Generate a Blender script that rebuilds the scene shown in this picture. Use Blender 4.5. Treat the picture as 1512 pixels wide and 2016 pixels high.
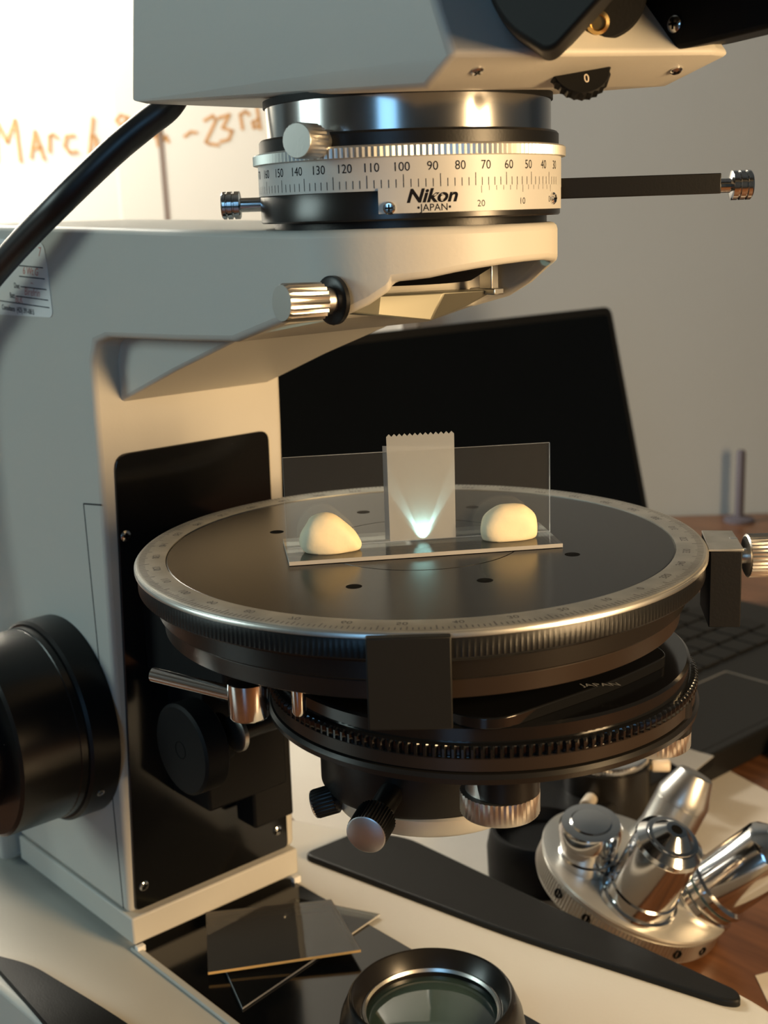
import bpy, bmesh, math, random
from mathutils import Vector, Matrix
random.seed(7)
SC = bpy.context.scene
for o in list(bpy.data.objects): bpy.data.objects.remove(o)
# All lengths below are millimetres in the microscope's own frame: x towards the
# user's side of the stand, y across it, z up, stage surface z = 0, table top z = -200.
TZ = -200.0
def W(p): return Vector((p[0]*.001, p[1]*.001, (p[2]-TZ)*.001))

# ---------------------------------------------------------------- camera
cd = bpy.data.cameras.new('camera'); cam = bpy.data.objects.new('camera', cd); SC.collection.objects.link(cam)
CP = Vector((260.32, -239.21, 91.32))
FW = Vector((-0.73511, 0.63902, -0.22641)); RT = Vector((0.66135, 0.74938, -0.03223)); UP = RT.cross(FW)
cam.matrix_world = Matrix((
    (RT.x, UP.x, -FW.x, W(CP).x), (RT.y, UP.y, -FW.y, W(CP).y), (RT.z, UP.z, -FW.z, W(CP).z), (0, 0, 0, 1)))
cd.sensor_fit = 'VERTICAL'; cd.sensor_height = 36; cd.lens = 2513/2016*36
cd.clip_start = .01; cd.clip_end = 50
cd.dof.use_dof = True; cd.dof.focus_distance = .345; cd.dof.aperture_fstop = 22
SC.camera = cam
# ---------------------------------------------------------------- world, lamps, exposure
wd = bpy.data.worlds.new('world'); SC.world = wd; wd.use_nodes = True
wd.node_tree.nodes['Background'].inputs[0].default_value = (.80, .90, 1, 1)
wd.node_tree.nodes['Background'].inputs[1].default_value = .02
SC.view_settings.view_transform = 'Standard'; SC.view_settings.look = 'None'
SC.view_settings.exposure = 0; SC.view_settings.gamma = 1; SC.view_settings.use_curve_mapping = False
def area(name, p, target, sx, sy, col, power):
    l = bpy.data.lights.new(name, 'AREA'); l.shape = 'RECTANGLE'; l.size = sx*.001; l.size_y = sy*.001
    l.color = col; l.energy = power
    o = bpy.data.objects.new(name, l); SC.collection.objects.link(o); o.location = W(p)
    o.rotation_euler = (W(target)-W(p)).to_track_quat('-Z', 'Y').to_euler(); return o
area('desk_lamp_light', (560, 120, 100), (0, 0, 0), 130, 260, (1, .675, .345), 6.2)
area('window_light', (720, -1150, 330), (0, 0, 20), 330, 700, (.28, .62, 1), 2.6)
area('left_fill_light', (-980, -1420, 480), (-60, -30, 20), 600, 600, (.79, 1, .97), 9.6)  # cool fill added from the left, no ceiling fixture
area('board_light', (-960, 60, 480), (-880, 330, 240), 200, 300, (1, .93, .79), 15)
def spot(name, p, target, deg, col, power, r=.3):
    l = bpy.data.lights.new(name, 'SPOT'); l.spot_size = math.radians(deg); l.spot_blend = .8; l.shadow_soft_size = r*.001
    l.color = col; l.energy = power
    o = bpy.data.objects.new(name, l); SC.collection.objects.link(o); o.location = W(p)
    o.rotation_euler = (W(target)-W(p)).to_track_quat('-Z', 'Y').to_euler(); return o

# ---------------------------------------------------------------- materials
def mat(name, col, rough=.5, metal=0, spec=.5, bump=0, bscale=900, var=0, vscale=60, aniso=0, coat=0):
    m = bpy.data.materials.new(name); m.use_nodes = True; nt = m.node_tree; b = nt.nodes['Principled BSDF']
    b.inputs['Base Color'].default_value = (*col, 1); b.inputs['Roughness'].default_value = rough
    b.inputs['Metallic'].default_value = metal; b.inputs['Specular IOR Level'].default_value = spec
    b.inputs['Anisotropic'].default_value = aniso; b.inputs['Coat Weight'].default_value = coat
    tc = nt.nodes.new('ShaderNodeTexCoord')
    if var:
        n = nt.nodes.new('ShaderNodeTexNoise'); n.inputs['Scale'].default_value = vscale; n.inputs['Detail'].default_value = 6
        r = nt.nodes.new('ShaderNodeValToRGB')
        r.color_ramp.elements[0].position = .3; r.color_ramp.elements[1].position = .7
        r.color_ramp.elements[0].color = (*[c*(1-var) for c in col], 1); r.color_ramp.elements[1].color = (*[min(1, c*(1+var)) for c in col], 1)
        nt.links.new(tc.outputs['Object'], n.inputs['Vector']); nt.links.new(n.outputs['Fac'], r.inputs['Fac'])
        nt.links.new(r.outputs['Color'], b.inputs['Base Color'])
    if bump:
        n = nt.nodes.new('ShaderNodeTexNoise'); n.inputs['Scale'].default_value = bscale; n.inputs['Detail'].default_value = 3
        bp = nt.nodes.new('ShaderNodeBump'); bp.inputs['Strength'].default_value = bump; bp.inputs['Distance'].default_value = .0004
        nt.links.new(tc.outputs['Object'], n.inputs['Vector']); nt.links.new(n.outputs['Fac'], bp.inputs['Height'])
        nt.links.new(bp.outputs['Normal'], b.inputs['Normal'])
    return m
M = {}
M['paint'] = mat('warm_grey_enamel', (.52, .50, .445), .48, 0, .4, .10, 700)
M['black'] = mat('black_anodised', (.006, .006, .006), .34, 0, .3, .05, 1500)
M['satin'] = mat('black_satin_metal', (.009, .008, .007), .27, .0, .45)
M['matte'] = mat('matte_black', (.006, .006, .006), .55, 0, .18, .1, 1200)
M['rubber'] = mat('black_rubber', (.008, .008, .0075), .5, 0, .2, .15, 1500)
M['gloss'] = mat('black_gloss_panel', (.006, .006, .006), .13, 0, .6)
M['plate'] = mat('dark_grey_plate', (.009, .009, .008), .5, 0, .2, .05)
M['disc'] = mat('stage_black', (.007, .006, .005), .25, 0, .30, .02, 2500, .15, 40)
M['scale'] = mat('stage_scale_metal', (.40, .39, .35), .42, .75, .5, .03, 1500, .2, 90)
M['chrome'] = mat('polished_chrome', (.68, .68, .68), .13, 1)
M['alu'] = mat('satin_aluminium', (.62, .61, .58), .33, 1, .5, .02, 1800)
M['brushed'] = mat('brushed_steel', (.46, .455, .45), .17, 1)
M['spun'] = mat('spun_steel_face', (.60, .60, .62), .36, 1)
M['whitemetal'] = mat('pale_bead_blasted_metal', (.62, .61, .57), .42, .85)
M['dullmetal'] = mat('dull_nickel', (.30, .29, .23), .45, .7)
M['drum'] = mat('engraved_drum_metal', (.47, .465, .44), .5, .12)
M['ink'] = mat('black_ink', (.012, .012, .014), .9, 0, 0)
M['greyink'] = mat('faded_grey_ink', (.10, .10, .095), .6)
M['dimwhite'] = mat('dim_white_lettering', (.25, .25, .24), .6)
M['seam'] = mat('dark_seam', (.03, .03, .03), .8)
M['clay'] = mat('cream_modelling_clay', (.86, .74, .50), .62, 0, .3, .35, 350, .05, 120)
M['paper'] = mat('white_paper', (.58, .55, .50), .8, 0, .2, .05, 300, .04, 25)
M['label'] = mat('label_paper', (.78, .77, .73), .7, 0, .3)
M['redink'] = mat('red_pen', (.55, .22, .18), .7)
M['orange'] = mat('orange_marker', (.66, .36, .15), .6)
M['brownline'] = mat('brown_marker', (.26, .20, .17), .6)
M['board'] = mat('whiteboard_enamel', (.88, .86, .80), .35, 0, .4)
M['boardpaper'] = mat('thin_white_paper', (.82, .80, .74), .8)
M['rod'] = mat('purple_grey_plastic', (.085, .075, .095), .7)
M['wall'] = mat('grey_wall_paint', (.44, .475, .50), .8, 0, .2, .15, 120, .03, 4)
M['ceiling'] = mat('white_ceiling_paint', (.35, .36, .36), .9, 0, .2)
M['roomwall'] = mat('dim_blue_grey_wall', (.27, .29, .31), .8, 0, .2)
M['floor'] = mat('floor_vinyl', (.20, .18, .16), .6, 0, .3, 0, 1, .15, 8)
M['laptop'] = mat('laptop_black', (.010, .010, .010), .42, 0, .3, .08, 1500)
M['screen'] = mat('dark_screen', (.003, .0038, .005), .2, 0, .2)
M['key'] = mat('key_black', (.017, .017, .0165), .5, 0, .3)
M['lightgrey'] = mat('light_grey_plastic', (.34, .33, .31), .5)
M['pin'] = mat('white_nylon', (.85, .74, .60), .4)
M['brass'] = mat('brass', (.70, .50, .22), .25, 1)
M['cable'] = mat('black_cable_sheath', (.008, .008, .009), .38, 0, .5)
M['hole'] = mat('bore_black', (.003, .003, .003), .8, 0, .08)
M['lampsheen'] = mat('black_metal_lamp_sheen', (.030, .022, .017), .30, .4)  # black metal; the brown in its colour stands in for warm lamp reflections
def wood():
    m = bpy.data.materials.new('brown_wood_laminate'); m.use_nodes = True; nt = m.node_tree; b = nt.nodes['Principled BSDF']
    tc = nt.nodes.new('ShaderNodeTexCoord'); mp = nt.nodes.new('ShaderNodeMapping'); mp.inputs['Scale'].default_value = (6, 60, 6)
    n = nt.nodes.new('ShaderNodeTexNoise'); n.inputs['Scale'].default_value = 3; n.inputs['Detail'].default_value = 8
    r = nt.nodes.new('ShaderNodeValToRGB'); r.color_ramp.elements[0].color = (.085, .034, .014, 1); r.color_ramp.elements[1].color = (.18, .076, .032, 1)
    r.color_ramp.elements[0].position = .3; r.color_ramp.elements[1].position = .7
    nt.links.new(tc.outputs['Object'], mp.inputs[0]); nt.links.new(mp.outputs[0], n.inputs['Vector']); nt.links.new(n.outputs['Fac'], r.inputs[0])
    nt.links.new(r.outputs[0], b.inputs['Base Color']); b.inputs['Roughness'].default_value = .3; return m
M['wood'] = wood()
def sheet_glass(name, tint, edge=False, gloss=.03, haze=0.0):
    # thin clear sheet: see-through with a Fresnel reflection and a little dust
    m = bpy.data.materials.new(name); m.use_nodes = True; nt = m.node_tree; nt.nodes.remove(nt.nodes['Principled BSDF'])
    t = nt.nodes.new('ShaderNodeBsdfTransparent'); t.inputs[0].default_value = (*tint, 1)
    g = nt.nodes.new('ShaderNodeBsdfGlossy'); g.inputs['Roughness'].default_value = gloss
    f = nt.nodes.new('ShaderNodeFresnel'); f.inputs['IOR'].default_value = 1.5
    mx = nt.nodes.new('ShaderNodeMixShader'); nt.links.new(f.outputs[0], mx.inputs[0]); nt.links.new(t.outputs[0], mx.inputs[1]); nt.links.new(g.outputs[0], mx.inputs[2])
    last = mx
    if haze:
        d = nt.nodes.new('ShaderNodeBsdfDiffuse'); d.inputs[0].default_value = (.8, .78, .74, 1)
        m2 = nt.nodes.new('ShaderNodeMixShader'); m2.inputs[0].default_value = haze
        nt.links.new(mx.outputs[0], m2.inputs[1]); nt.links.new(d.outputs[0], m2.inputs[2]); last = m2
    nt.links.new(last.outputs[0], nt.nodes['Material Output'].inputs[0]); return m
M['glass'] = sheet_glass('clear_slide_glass', (.97, .98, .97), haze=.022)
M['edge'] = sheet_glass('ground_glass_edge', (.8, .85, .82), gloss=.2, haze=.5)
M['film'] = sheet_glass('dark_polarising_film', (.42, .40, .36), gloss=.02, haze=.012)
M['filmclear'] = sheet_glass('clear_plastic_film', (.84, .82, .76), gloss=.03, haze=.06)
M['goldedge'] = mat('amber_cut_edge', (.75, .48, .18), .4)
M['lens'] = mat('coated_lens_glass', (.05, .085, .075), .06, 0, .8, coat=.5)
M['milk'] = mat('frosted_filter_glass', (.60, .58, .54), .4, 0, .5)
def tape():
    m = bpy.data.materials.new('matte_adhesive_tape'); m.use_nodes = True; nt = m.node_tree; nt.nodes.remove(nt.nodes['Principled BSDF'])
    d = nt.nodes.new('ShaderNodeBsdfDiffuse'); d.inputs[0].default_value = (.54, .56, .57, 1)
    tl = nt.nodes.new('ShaderNodeBsdfTranslucent'); tl.inputs[0].default_value = (.80, .79, .76, 1)
    t = nt.nodes.new('ShaderNodeBsdfTransparent')
    a = nt.nodes.new('ShaderNodeMixShader'); a.inputs[0].default_value = .45
    b = nt.nodes.new('ShaderNodeMixShader'); b.inputs[0].default_value = .45
    nt.links.new(d.outputs[0], a.inputs[1]); nt.links.new(tl.outputs[0], a.inputs[2])
    nt.links.new(a.outputs[0], b.inputs[1]); nt.links.new(t.outputs[0], b.inputs[2])
    nt.links.new(b.outputs[0], nt.nodes['Material Output'].inputs[0]); return m
M['tape'] = tape()

# ---------------------------------------------------------------- mesh helpers (mm in, metres out)
ORG = {}
def frame(a):
    a = Vector(a).normalized(); h = Vector((0, 0, 1)) if abs(a.z) < .9 else Vector((1, 0, 0))
    u = h.cross(a).normalized(); return u, a.cross(u), a
class MB:
    def __init__(s): s.v = []; s.f = []; s.m = []; s.cur = 0
    def add(s, vs, fs):
        b = len(s.v); s.v += [Vector(p) for p in vs]
        for f in fs: s.f.append(tuple(i+b for i in f)); s.m.append(s.cur)
        return s
    def lathe(s, o, a, prof, seg=64, kn=None, cap=True, sq=1):
        # prof: list of (radius, height along axis); kn = (first, last, depth): alternate radii between those rings
        u, w, a = frame(a); o = Vector(o); vs = []; n = len(prof)
        for j, (r, h) in enumerate(prof):
            for i in range(seg):
                t = 2*math.pi*i/seg; rr = r
                if kn and kn[0] <= j <= kn[1] and (i//sq) % 2: rr = r-kn[2]
                vs.append(o+a*h+(u*math.cos(t)+w*math.sin(t))*rr)
        fs = []
        for j in range(n-1):
            for i in range(seg):
                k = (i+1) % seg; fs.append((j*seg+i, j*seg+k, (j+1)*seg+k, (j+1)*seg+i))
        if cap:
            if prof[0][0] > 1e-4: fs.append(tuple(reversed(range(seg))))
            if prof[-1][0] > 1e-4: fs.append(tuple((n-1)*seg+i for i in range(seg)))
        return s.add(vs, fs)
    def prism(s, poly, f, w0, w1):
        n = len(poly); vs = [f(p[0], p[1], w0) for p in poly]+[f(p[0], p[1], w1) for p in poly]
        fs = [tuple(reversed(range(n))), tuple(range(n, 2*n))]+[(i, (i+1) % n, n+(i+1) % n, n+i) for i in range(n)]
        return s.add(vs, fs)
    def box(s, a, b):
        return s.prism([(a[0], a[1]), (b[0], a[1]), (b[0], b[1]), (a[0], b[1])], lambda x, y, z: (x, y, z), a[2], b[2])
    def obox(s, c, ux, uy, uz):
        c, ux, uy, uz = map(Vector, (c, ux, uy, uz)); vs = [c+ux*i+uy*j+uz*k for k in (-1, 1) for j, i in ((-1, -1), (-1, 1), (1, 1), (1, -1))]
        return s.add(vs, [(3, 2, 1, 0), (4, 5, 6, 7), (0, 1, 5, 4), (1, 2, 6, 5), (2, 3, 7, 6), (3, 0, 4, 7)])
    def tube(s, pts, r, seg=16):
        pts = [Vector(p) for p in pts]; n = len(pts); vs = []; u = None
        for j in range(n):
            t = (pts[min(j+1, n-1)]-pts[max(j-1, 0)]).normalized()
            if u is None: u, w, _ = frame(t)
            u = (u-t*u.dot(t)).normalized(); w = t.cross(u)
            for i in range(seg):
                q = 2*math.pi*i/seg; vs.append(pts[j]+(u*math.cos(q)+w*math.sin(q))*r)
        fs = [(j*seg+i, j*seg+(i+1) % seg, (j+1)*seg+(i+1) % seg, (j+1)*seg+i) for j in range(n-1) for i in range(seg)]
        fs += [tuple(reversed(range(seg))), tuple((n-1)*seg+i for i in range(seg))]
        return s.add(vs, fs)
    def build(s, name, ms, parent=None, loc=None, bevel=0, bseg=2, angle=35, smooth=True, sub=0):
        if parent is not None: L = ORG[parent.name]
        else: L = W(loc)
        me = bpy.data.meshes.new(name); me.from_pydata([W(p)-L for p in s.v], [], s.f)
        if not isinstance(ms, (list, tuple)): ms = [ms]
        for m in ms: me.materials.append(M[m])
        me.polygons.foreach_set('material_index', s.m)
        bm = bmesh.new(); bm.from_mesh(me); bmesh.ops.recalc_face_normals(bm, faces=bm.faces); bm.to_mesh(me); bm.free()
        if smooth:
            me.polygons.foreach_set('use_smooth', [True]*len(me.polygons)); me.set_sharp_from_angle(angle=math.radians(angle))
        me.update()
        o = bpy.data.objects.new(name, me); SC.collection.objects.link(o)
        if parent is not None: o.parent = parent
        else: o.location = L
        ORG[o.name] = L
        if sub:
            md = o.modifiers.new('sub', 'SUBSURF'); md.levels = sub; md.render_levels = sub
        if bevel:
            md = o.modifiers.new('bevel', 'BEVEL'); md.width = bevel*.001; md.segments = bseg; md.limit_method = 'ANGLE'; md.angle_limit = math.radians(40); md.harden_normals = False
        return o
def thing(name, label, cat, loc, group=None):
    o = bpy.data.objects.new(name, None); SC.collection.objects.link(o); o.location = W(loc); o.empty_display_size = .02
    ORG[o.name] = W(loc); return tag(o, label, cat, group)
def tag(o, label=None, cat=None, group=None, kind=None):
    for k, v in (('label', label), ('category', cat), ('group', group), ('kind', kind)):
        if v: o[k] = v
    return o
def lb(o, label): o['label'] = label; return o
XY = lambda x, y, z: (x, y, z)
XZ = lambda x, z, y: (x, y, z)
def rounded(poly, r, n=5):
    out = []; m = len(poly)
    for i in range(m):
        p = Vector(poly[i]); a = Vector(poly[i-1])-p; b = Vector(poly[(i+1) % m])-p
        rr = r[i] if isinstance(r, (list, tuple)) else r
        if rr <= 0: out.append(tuple(p)); continue
        la, lbb = a.length, b.length; d = min(rr, la*.49, lbb*.49); pa = p+a/la*d; pb = p+b/lbb*d
        for k in range(n+1):
            t = k/n; out.append(tuple(pa*(1-t)**2+p*2*t*(1-t)+pb*t*t))
    return out
_txt = {}
def text2d(s, bold=0.0, shear=0.0):
    k = (s, bold, shear)
    if k not in _txt:
        cu = bpy.data.curves.new('t', 'FONT'); cu.body = s; cu.size = 1; cu.align_x = 'CENTER'; cu.align_y = 'CENTER'; cu.offset = bold; cu.shear = shear; cu.resolution_u = 3
        ob = bpy.data.objects.new('t', cu); SC.collection.objects.link(ob)
        me = bpy.data.meshes.new_from_object(ob.evaluated_get(bpy.context.evaluated_depsgraph_get()))
        _txt[k] = ([tuple(v.co) for v in me.vertices], [tuple(p.vertices) for p in me.polygons])
        bpy.data.objects.remove(ob); bpy.data.curves.remove(cu); bpy.data.meshes.remove(me)
    return _txt[k]
def put_text(mb, s, fn, size, bold=0.0, shear=0.0, sx=1.0):
    v, f = text2d(s, bold, shear); mb.add([fn(p[0]*size*sx, p[1]*size) for p in v], f)
def cyl_map(R, az, z, off=.03):
    # flat lettering wrapped on the stand's vertical axis; reading left to right seen from outside
    return lambda x, y: ((R+off)*math.cos(az+x/R), (R+off)*math.sin(az+x/R), z+y)
def pol(r, deg, z=0): return (r*math.cos(math.radians(deg)), r*math.sin(math.radians(deg)), z)
def screw(parent, p, a, r=1.6, name='screw', m='chrome'):
    a = Vector(a).normalized(); p = Vector(p); b = MB(); b.lathe(p, a, [(r, -.4), (r, .35), (r*.75, .75), (r*.2, .85)], 20)
    o = b.build(name, m, parent); u, w, _ = frame(a); q = MB()
    q.obox(p+a*.82, u*r*.6, w*r*.14, a*.06); q.obox(p+a*.82, u*r*.14, w*r*.6, a*.06)
    return o, q

# ================================================================ setting
RH = Vector((.6616, .7499, 0)); VH = Vector((-.7499, .6616, 0))          # along and towards the back wall
def rv(s, t, z): return tuple(RH*s+VH*t+Vector((0, 0, z)))
b = MB(); b.obox(rv(0, 0, -218), RH*1500, VH*846, Vector((0, 0, 18))); tb = b.build('table', 'wood', None, (0, 0, -236), 3)
tag(tb, 'brown wood laminate table top under the microscope and laptop', 'table')
b = MB(); b.obox(rv(0, -600, -975), RH*2350, VH*1500, Vector((0, 0, 25))); tag(b.build('floor', 'floor', None, (0, 0, -950)), kind='structure')
b = MB(); b.obox(rv(0, 875, 300), RH*2350, VH*25, Vector((0, 0, 1250))); tag(b.build('wall_back', 'wall', None, rv(0, 860, -950)), kind='structure')
for k, (sx, nm) in enumerate(((-1350, 0), (1350, 0), (-1350, -700), (1350, -700))):
    b = MB(); c = rv(sx, 700 if nm == 0 else -700, -595); b.obox(c, RH*25, VH*25, Vector((0, 0, 355))); b.build('leg', 'matte', tb)

for nm, c_, ex, ey, ez in (('wall_left', (-2325, -575, 300), 25, 1475, 1250), ('wall_right', (2325, -575, 300), 25, 1475, 1250), ('wall_front', (0, -2075, 300), 2300, 25, 1250)):
    b = MB(); b.obox(rv(*c_), RH*ex, VH*ey, Vector((0, 0, ez))); tag(b.build(nm, 'wall' if nm == 'wall_left' else 'roomwall', None, rv(c_[0], c_[1], -950)), kind='structure')
b = MB(); b.obox(rv(0, -600, 1575), RH*2350, VH*1500, Vector((0, 0, 25))); tag(b.build('ceiling', 'ceiling', None, rv(0, -600, 1550)), kind='structure')

# whiteboard on the wall with marker writing
wb = thing('whiteboard', 'bright white board with orange handwriting on the wall behind the microscope', 'whiteboard', rv(-300, 849, -60))
b = MB(); b.obox(rv(-470, 843, 260), RH*480, VH*6, Vector((0, 0, 330))); b.build('board_panel', 'board', wb, bevel=1)
b = MB()
for s, z, hs, hz in ((-470, 592, 490, 8), (-470, -72, 490, 8), (-954, 260, 8, 340), (14, 260, 8, 340)):
    b.obox(rv(s, 842, z), RH*hs, VH*8, Vector((0, 0, hz)))
b.build('frame', 'alu', wb, bevel=1)
def stroke(mb, pts, w):
    P = [Vector(p) for p in pts]
    for i in range(len(P)-1):
        d = (P[i+1]-P[i]); n = Vector((-d.y, d.x)).normalized()*w/2; e = d.normalized()*w*.35
        q = [P[i]-e+n, P[i]-e-n, P[i+1]+e-n, P[i+1]+e+n]; mb.add([rv(a.x, 836.3, a.y) for a in q], [(0, 1, 2, 3)])
b = MB(); w = 2.9
stroke(b, [(-353.4, 149.8), (-350.6, 185.1), (-343.1, 165.8), (-333.8, 185.0), (-332.4, 149.2)], w)
stroke(b, [(-322.7, 151.6), (-317.1, 174.7), (-311.1, 150.3)], w)
stroke(b, [(-320.8, 159.9), (-312.4, 160.6)], w)
stroke(b, [(-305.5, 156.7), (-304.5, 169.7), (-300.8, 171.4), (-297.6, 168.5)], w)
stroke(b, [(-282.2, 169.9), (-289.2, 169.2), (-291.5, 160.9), (-287.3, 155.2), (-280.8, 155.9)], w)
stroke(b, [(-269.7, 153.7), (-264.1, 184.2)], w)
stroke(b, [(-266.9, 168.4), (-263.6, 168.3), (-261.8, 152.9)], w)
stroke(b, [(-232.5, 183.6), (-239.0, 185.7), (-243.6, 181.2), (-239.0, 176.9), (-233.4, 182.3), (-236.2, 163.7)], w)
stroke(b, [(-209.2, 171.3), (-207.4, 158.2)], w)
stroke(b, [(-211.1, 166.7), (-204.6, 168.3)], w)
stroke(b, [(-204.6, 173.9), (-202.7, 162.7), (-199.9, 166.3), (-198.1, 161.6)], w)
stroke(b, [(-183.2, 165.8), (-177.6, 169.3), (-172.5, 168.7)], w)
stroke(b, [(-164.6, 178.7), (-157.1, 182.6), (-154.3, 178.8), (-164.6, 160.5), (-161.8, 158.6), (-153.4, 157.4)], w)
stroke(b, [(-151.6, 180.6), (-142.3, 183.1), (-148.8, 172.1), (-140.4, 169.0), (-144.1, 161.7), (-151.6, 160.1)], w)
stroke(b, [(-131.1, 170.6), (-132.5, 182.7), (-127.4, 185.4), (-124.6, 182.5)], w)
stroke(b, [(-116.2, 178.5), (-121.8, 175.9), (-120.9, 171.2), (-116.2, 172.9)], w)
stroke(b, [(-117.2, 187.8), (-115.3, 170.1)], w)
b.build('handwriting', 'orange', wb, smooth=False)
b = MB(); stroke(b, [(-205, 176), (-203, 60)], 5); b.build('ruled_line', 'brownline', wb, smooth=False)
b = MB(); b.obox(rv(-170, 836.7, 120), RH*75, VH*.2, Vector((0, 0, 116))); lb(b.build('paper_sheet', 'boardpaper', wb), 'pale paper sheet stuck on the board')

b = MB(); b.lathe(rv(318, 815, -200), (0, 0, 1), [(14, 0), (14, 3), (4.2, 5), (4.2, 66), (3, 68)], 24); tag(b.build('stand_rod', 'rod', None, rv(318, 815, -200)), 'slim purple grey rod standing on the table in front of the wall', 'rod')
# papers on the table
def sheet(pts, z, name, label, cat, m='paper'):
    b = MB(); b.prism(pts, XY, z, z+.3); c = [sum(p[i] for p in pts)/len(pts) for i in (0, 1)]
    return tag(b.build(name, m, None, (c[0], c[1], z)), label, cat)
sheet([(-84, 72), (-27, 286), (-297, 358), (-354, 144)], -200, 'paper_sheet', 'sheet of white paper on the table behind the microscope base, under the nosepiece', 'paper')
sheet([(19, 153), (60, 116), (260, 330), (120, 420)], -200, 'paper_sheet', 'bright white paper corner on the table at bottom right', 'paper')

# ================================================================ microscope
MIC = thing('microscope', 'large grey polarising microscope with round black stage and silver degree drum', 'microscope', (-60, 0, -200))
# ---- stand: column and arm, one casting
st = MB(); HW = 38.6
arc = [(-90, 66.8), (-80, 67), (-69, 67), (-63, 68.7), (-59, 69.8), (-52, 72.7), (-51, 73.4), (-50, 75.2), (-43, 75.5), (-36, 75.9), (-26, 77), (-17, 77.7), (-6, 78.3), (6, 78.6), (20, 78.6), (34, 77.9), (48, 77), (60, 75.3), (75, 71), (90, 66.8)]
R = 39.6; YR = 36.6
nose = [(-12, -HW, 88.3, 64)]+[(R*math.cos(math.radians(a)), R*math.sin(math.radians(a)), 88.2, zb) for a, zb in arc]+[(-12, YR, 88.3, 64)]
m = len(nose); vs = [(x, y, z) for x, y, z, _ in nose]+[(x, y, z) for x, y, _, z in nose]
fs = [(i, i+1, m+i+1, m+i) for i in range(m-1)]+[tuple(range(m))]
# hollow nose: rim, inner wall and ceiling
inn = [(-9 if i in (0, m-1) else x*.9, y*.9, zb+.4) for i, (x, y, zt, zb) in enumerate(nose)]
b0 = len(vs); vs += inn; b1 = len(vs); vs += [(x, y, 84.5) for x, y, z in inn]
for i in range(m-1):
    fs.append((m+i, m+i+1, b0+i+1, b0+i)); fs.append((b0+i, b0+i+1, b1+i+1, b1+i))
fs.append((m, b0, b0+m-1, 2*m-1)); fs.append((b0, b1, b1+m-1, b0+m-1)); fs.append(tuple(b1+i for i in range(m)))
# arm and column: one C shaped side outline across the full width, sharing the nose's first and last edges
prof = [(-31, 58.7), (-60, 57.6), (-101, 56.5), (-108.5, 54.5), (-111.5, 48), (-112, 17), (-118, -152), (-206, -152), (-206, -20), (-210, 93), (-150, 91.8), (-107, 90.7), (-60, 89.4), (-31, 88.8)]
np_ = len(prof); c0_ = len(vs); vs += [(x, -HW, z) for x, z in prof]; c1_ = len(vs); vs += [(x, YR, z) for x, z in prof]
lf = [m]+[c0_+i for i in range(np_)]+[0]; rf = [2*m-1]+[c1_+i for i in range(np_)]+[m-1]
fs += [tuple(lf), tuple(reversed(rf))]+[(lf[i], lf[i+1], rf[i+1], rf[i]) for i in range(len(lf)-1)]
st.add(vs, fs)
STAND = COL = lb(st.build('stand', 'paint', MIC, bevel=2.2, bseg=3), 'grey enamelled stand: column and arm in one casting')
c = MB(); c.prism([(-140, 8), (-113, 28.5), (-112.6, 34), (-78, 46.5), (-47, 56.6), (-36, 61), (-140, 61)], XZ, -29, 32); c.build('gusset', 'paint', COL, bevel=1.2)
c = MB(); c.box((-206, -39.2, -163), (-115.2, 35.8, -152.4)); c.build('column_foot_band', 'paint', COL, bevel=.8)
# covers, seams
c = MB()
def seam(a, b_, w=.28, y=-HW-.02):
    a, b_ = Vector(a), Vector(b_); d = (b_-a).normalized(); c.obox((*((a+b_)/2)[:1], y, ((a+b_)/2)[1]), (d.x*(b_-a).length/2, 0, d.y*(b_-a).length/2), (-d.y*w, 0, d.x*w), (0, .05, 0))
seam((-125.4, -.6), (-122, -151)); seam((-125.4, -.6), (-113, .8)); lb(c.build('side_cover_seam', 'seam', COL), 'fine dark seam of the side cover')
c = MB()
def panel_pt(y, z, off): return (-112+(z-17)*5.9/169-off*-1, y, z)
pp = rounded([(-36.4, -151), (32.6, -151), (29.6, 17), (-33.2, 17)], [2, 2, 4, 5])
c.prism(pp, lambda y, z, w_: panel_pt(y, z, w_), -.3, 1.0)
PAN = lb(c.build('front_panel', 'gloss', COL, bevel=.3), 'glossy black front panel of the column')
for y, z in ((-31.2, -11), (-32.7, -142), (27.6, -142)):
    o, q = screw(PAN, panel_pt(y, z, 1.0), (1, 0, -.03), 1.9); q.build('screw_slot', 'hole', PAN)
# service label on the arm's side
c = MB(); lp = rounded([(-196, 89), (-136.8, 85.9), (-134.9, 61.6), (-195, 61)], [2, 3, 3, 2]); c.prism(lp, XZ, -HW-.25, -HW+.1)
LAB = lb(c.build('service_label', 'label', STAND), 'white service label with red handwriting')
def lab_map(x0, z0, rot=-.045):
    return lambda x, y: (x0+x*math.cos(rot)-y*math.sin(rot), -HW-.3, z0+x*math.sin(rot)+y*math.cos(rot))
c = MB(); put_text(c, 'Preventive Maint.', lab_map(-168, 85.0), 3.3, .012, sx=.8); put_text(c, 'Date:', lab_map(-171, 76.5), 2.6, .01, sx=.8); put_text(c, 'Due:', lab_map(-159.5, 71.6), 2.6, .01, sx=.85); put_text(c, 'Batt:', lab_map(-163.6, 68.2), 2.6, .01, sx=.85)
put_text(c, 'Consultants  (425) 391-0815', lab_map(-160.5, 63.4), 2.5, .014, sx=.85)
for x0, x1, z in ((-160, -138.8, 78.3), (-157, -138.3, 74.6), (-156.5, -137.7, 71.1), (-160.5, -137.2, 67.7), (-180, -136.8, 65.6)):
    c.obox(((x0+x1)/2, -HW-.3, z-.0), ((x1-x0)/2, 0, -(x1-x0)*.018), (.004, 0, .16), (0, .03, 0))
c.build('label_print', 'ink', LAB, smooth=False)
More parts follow.
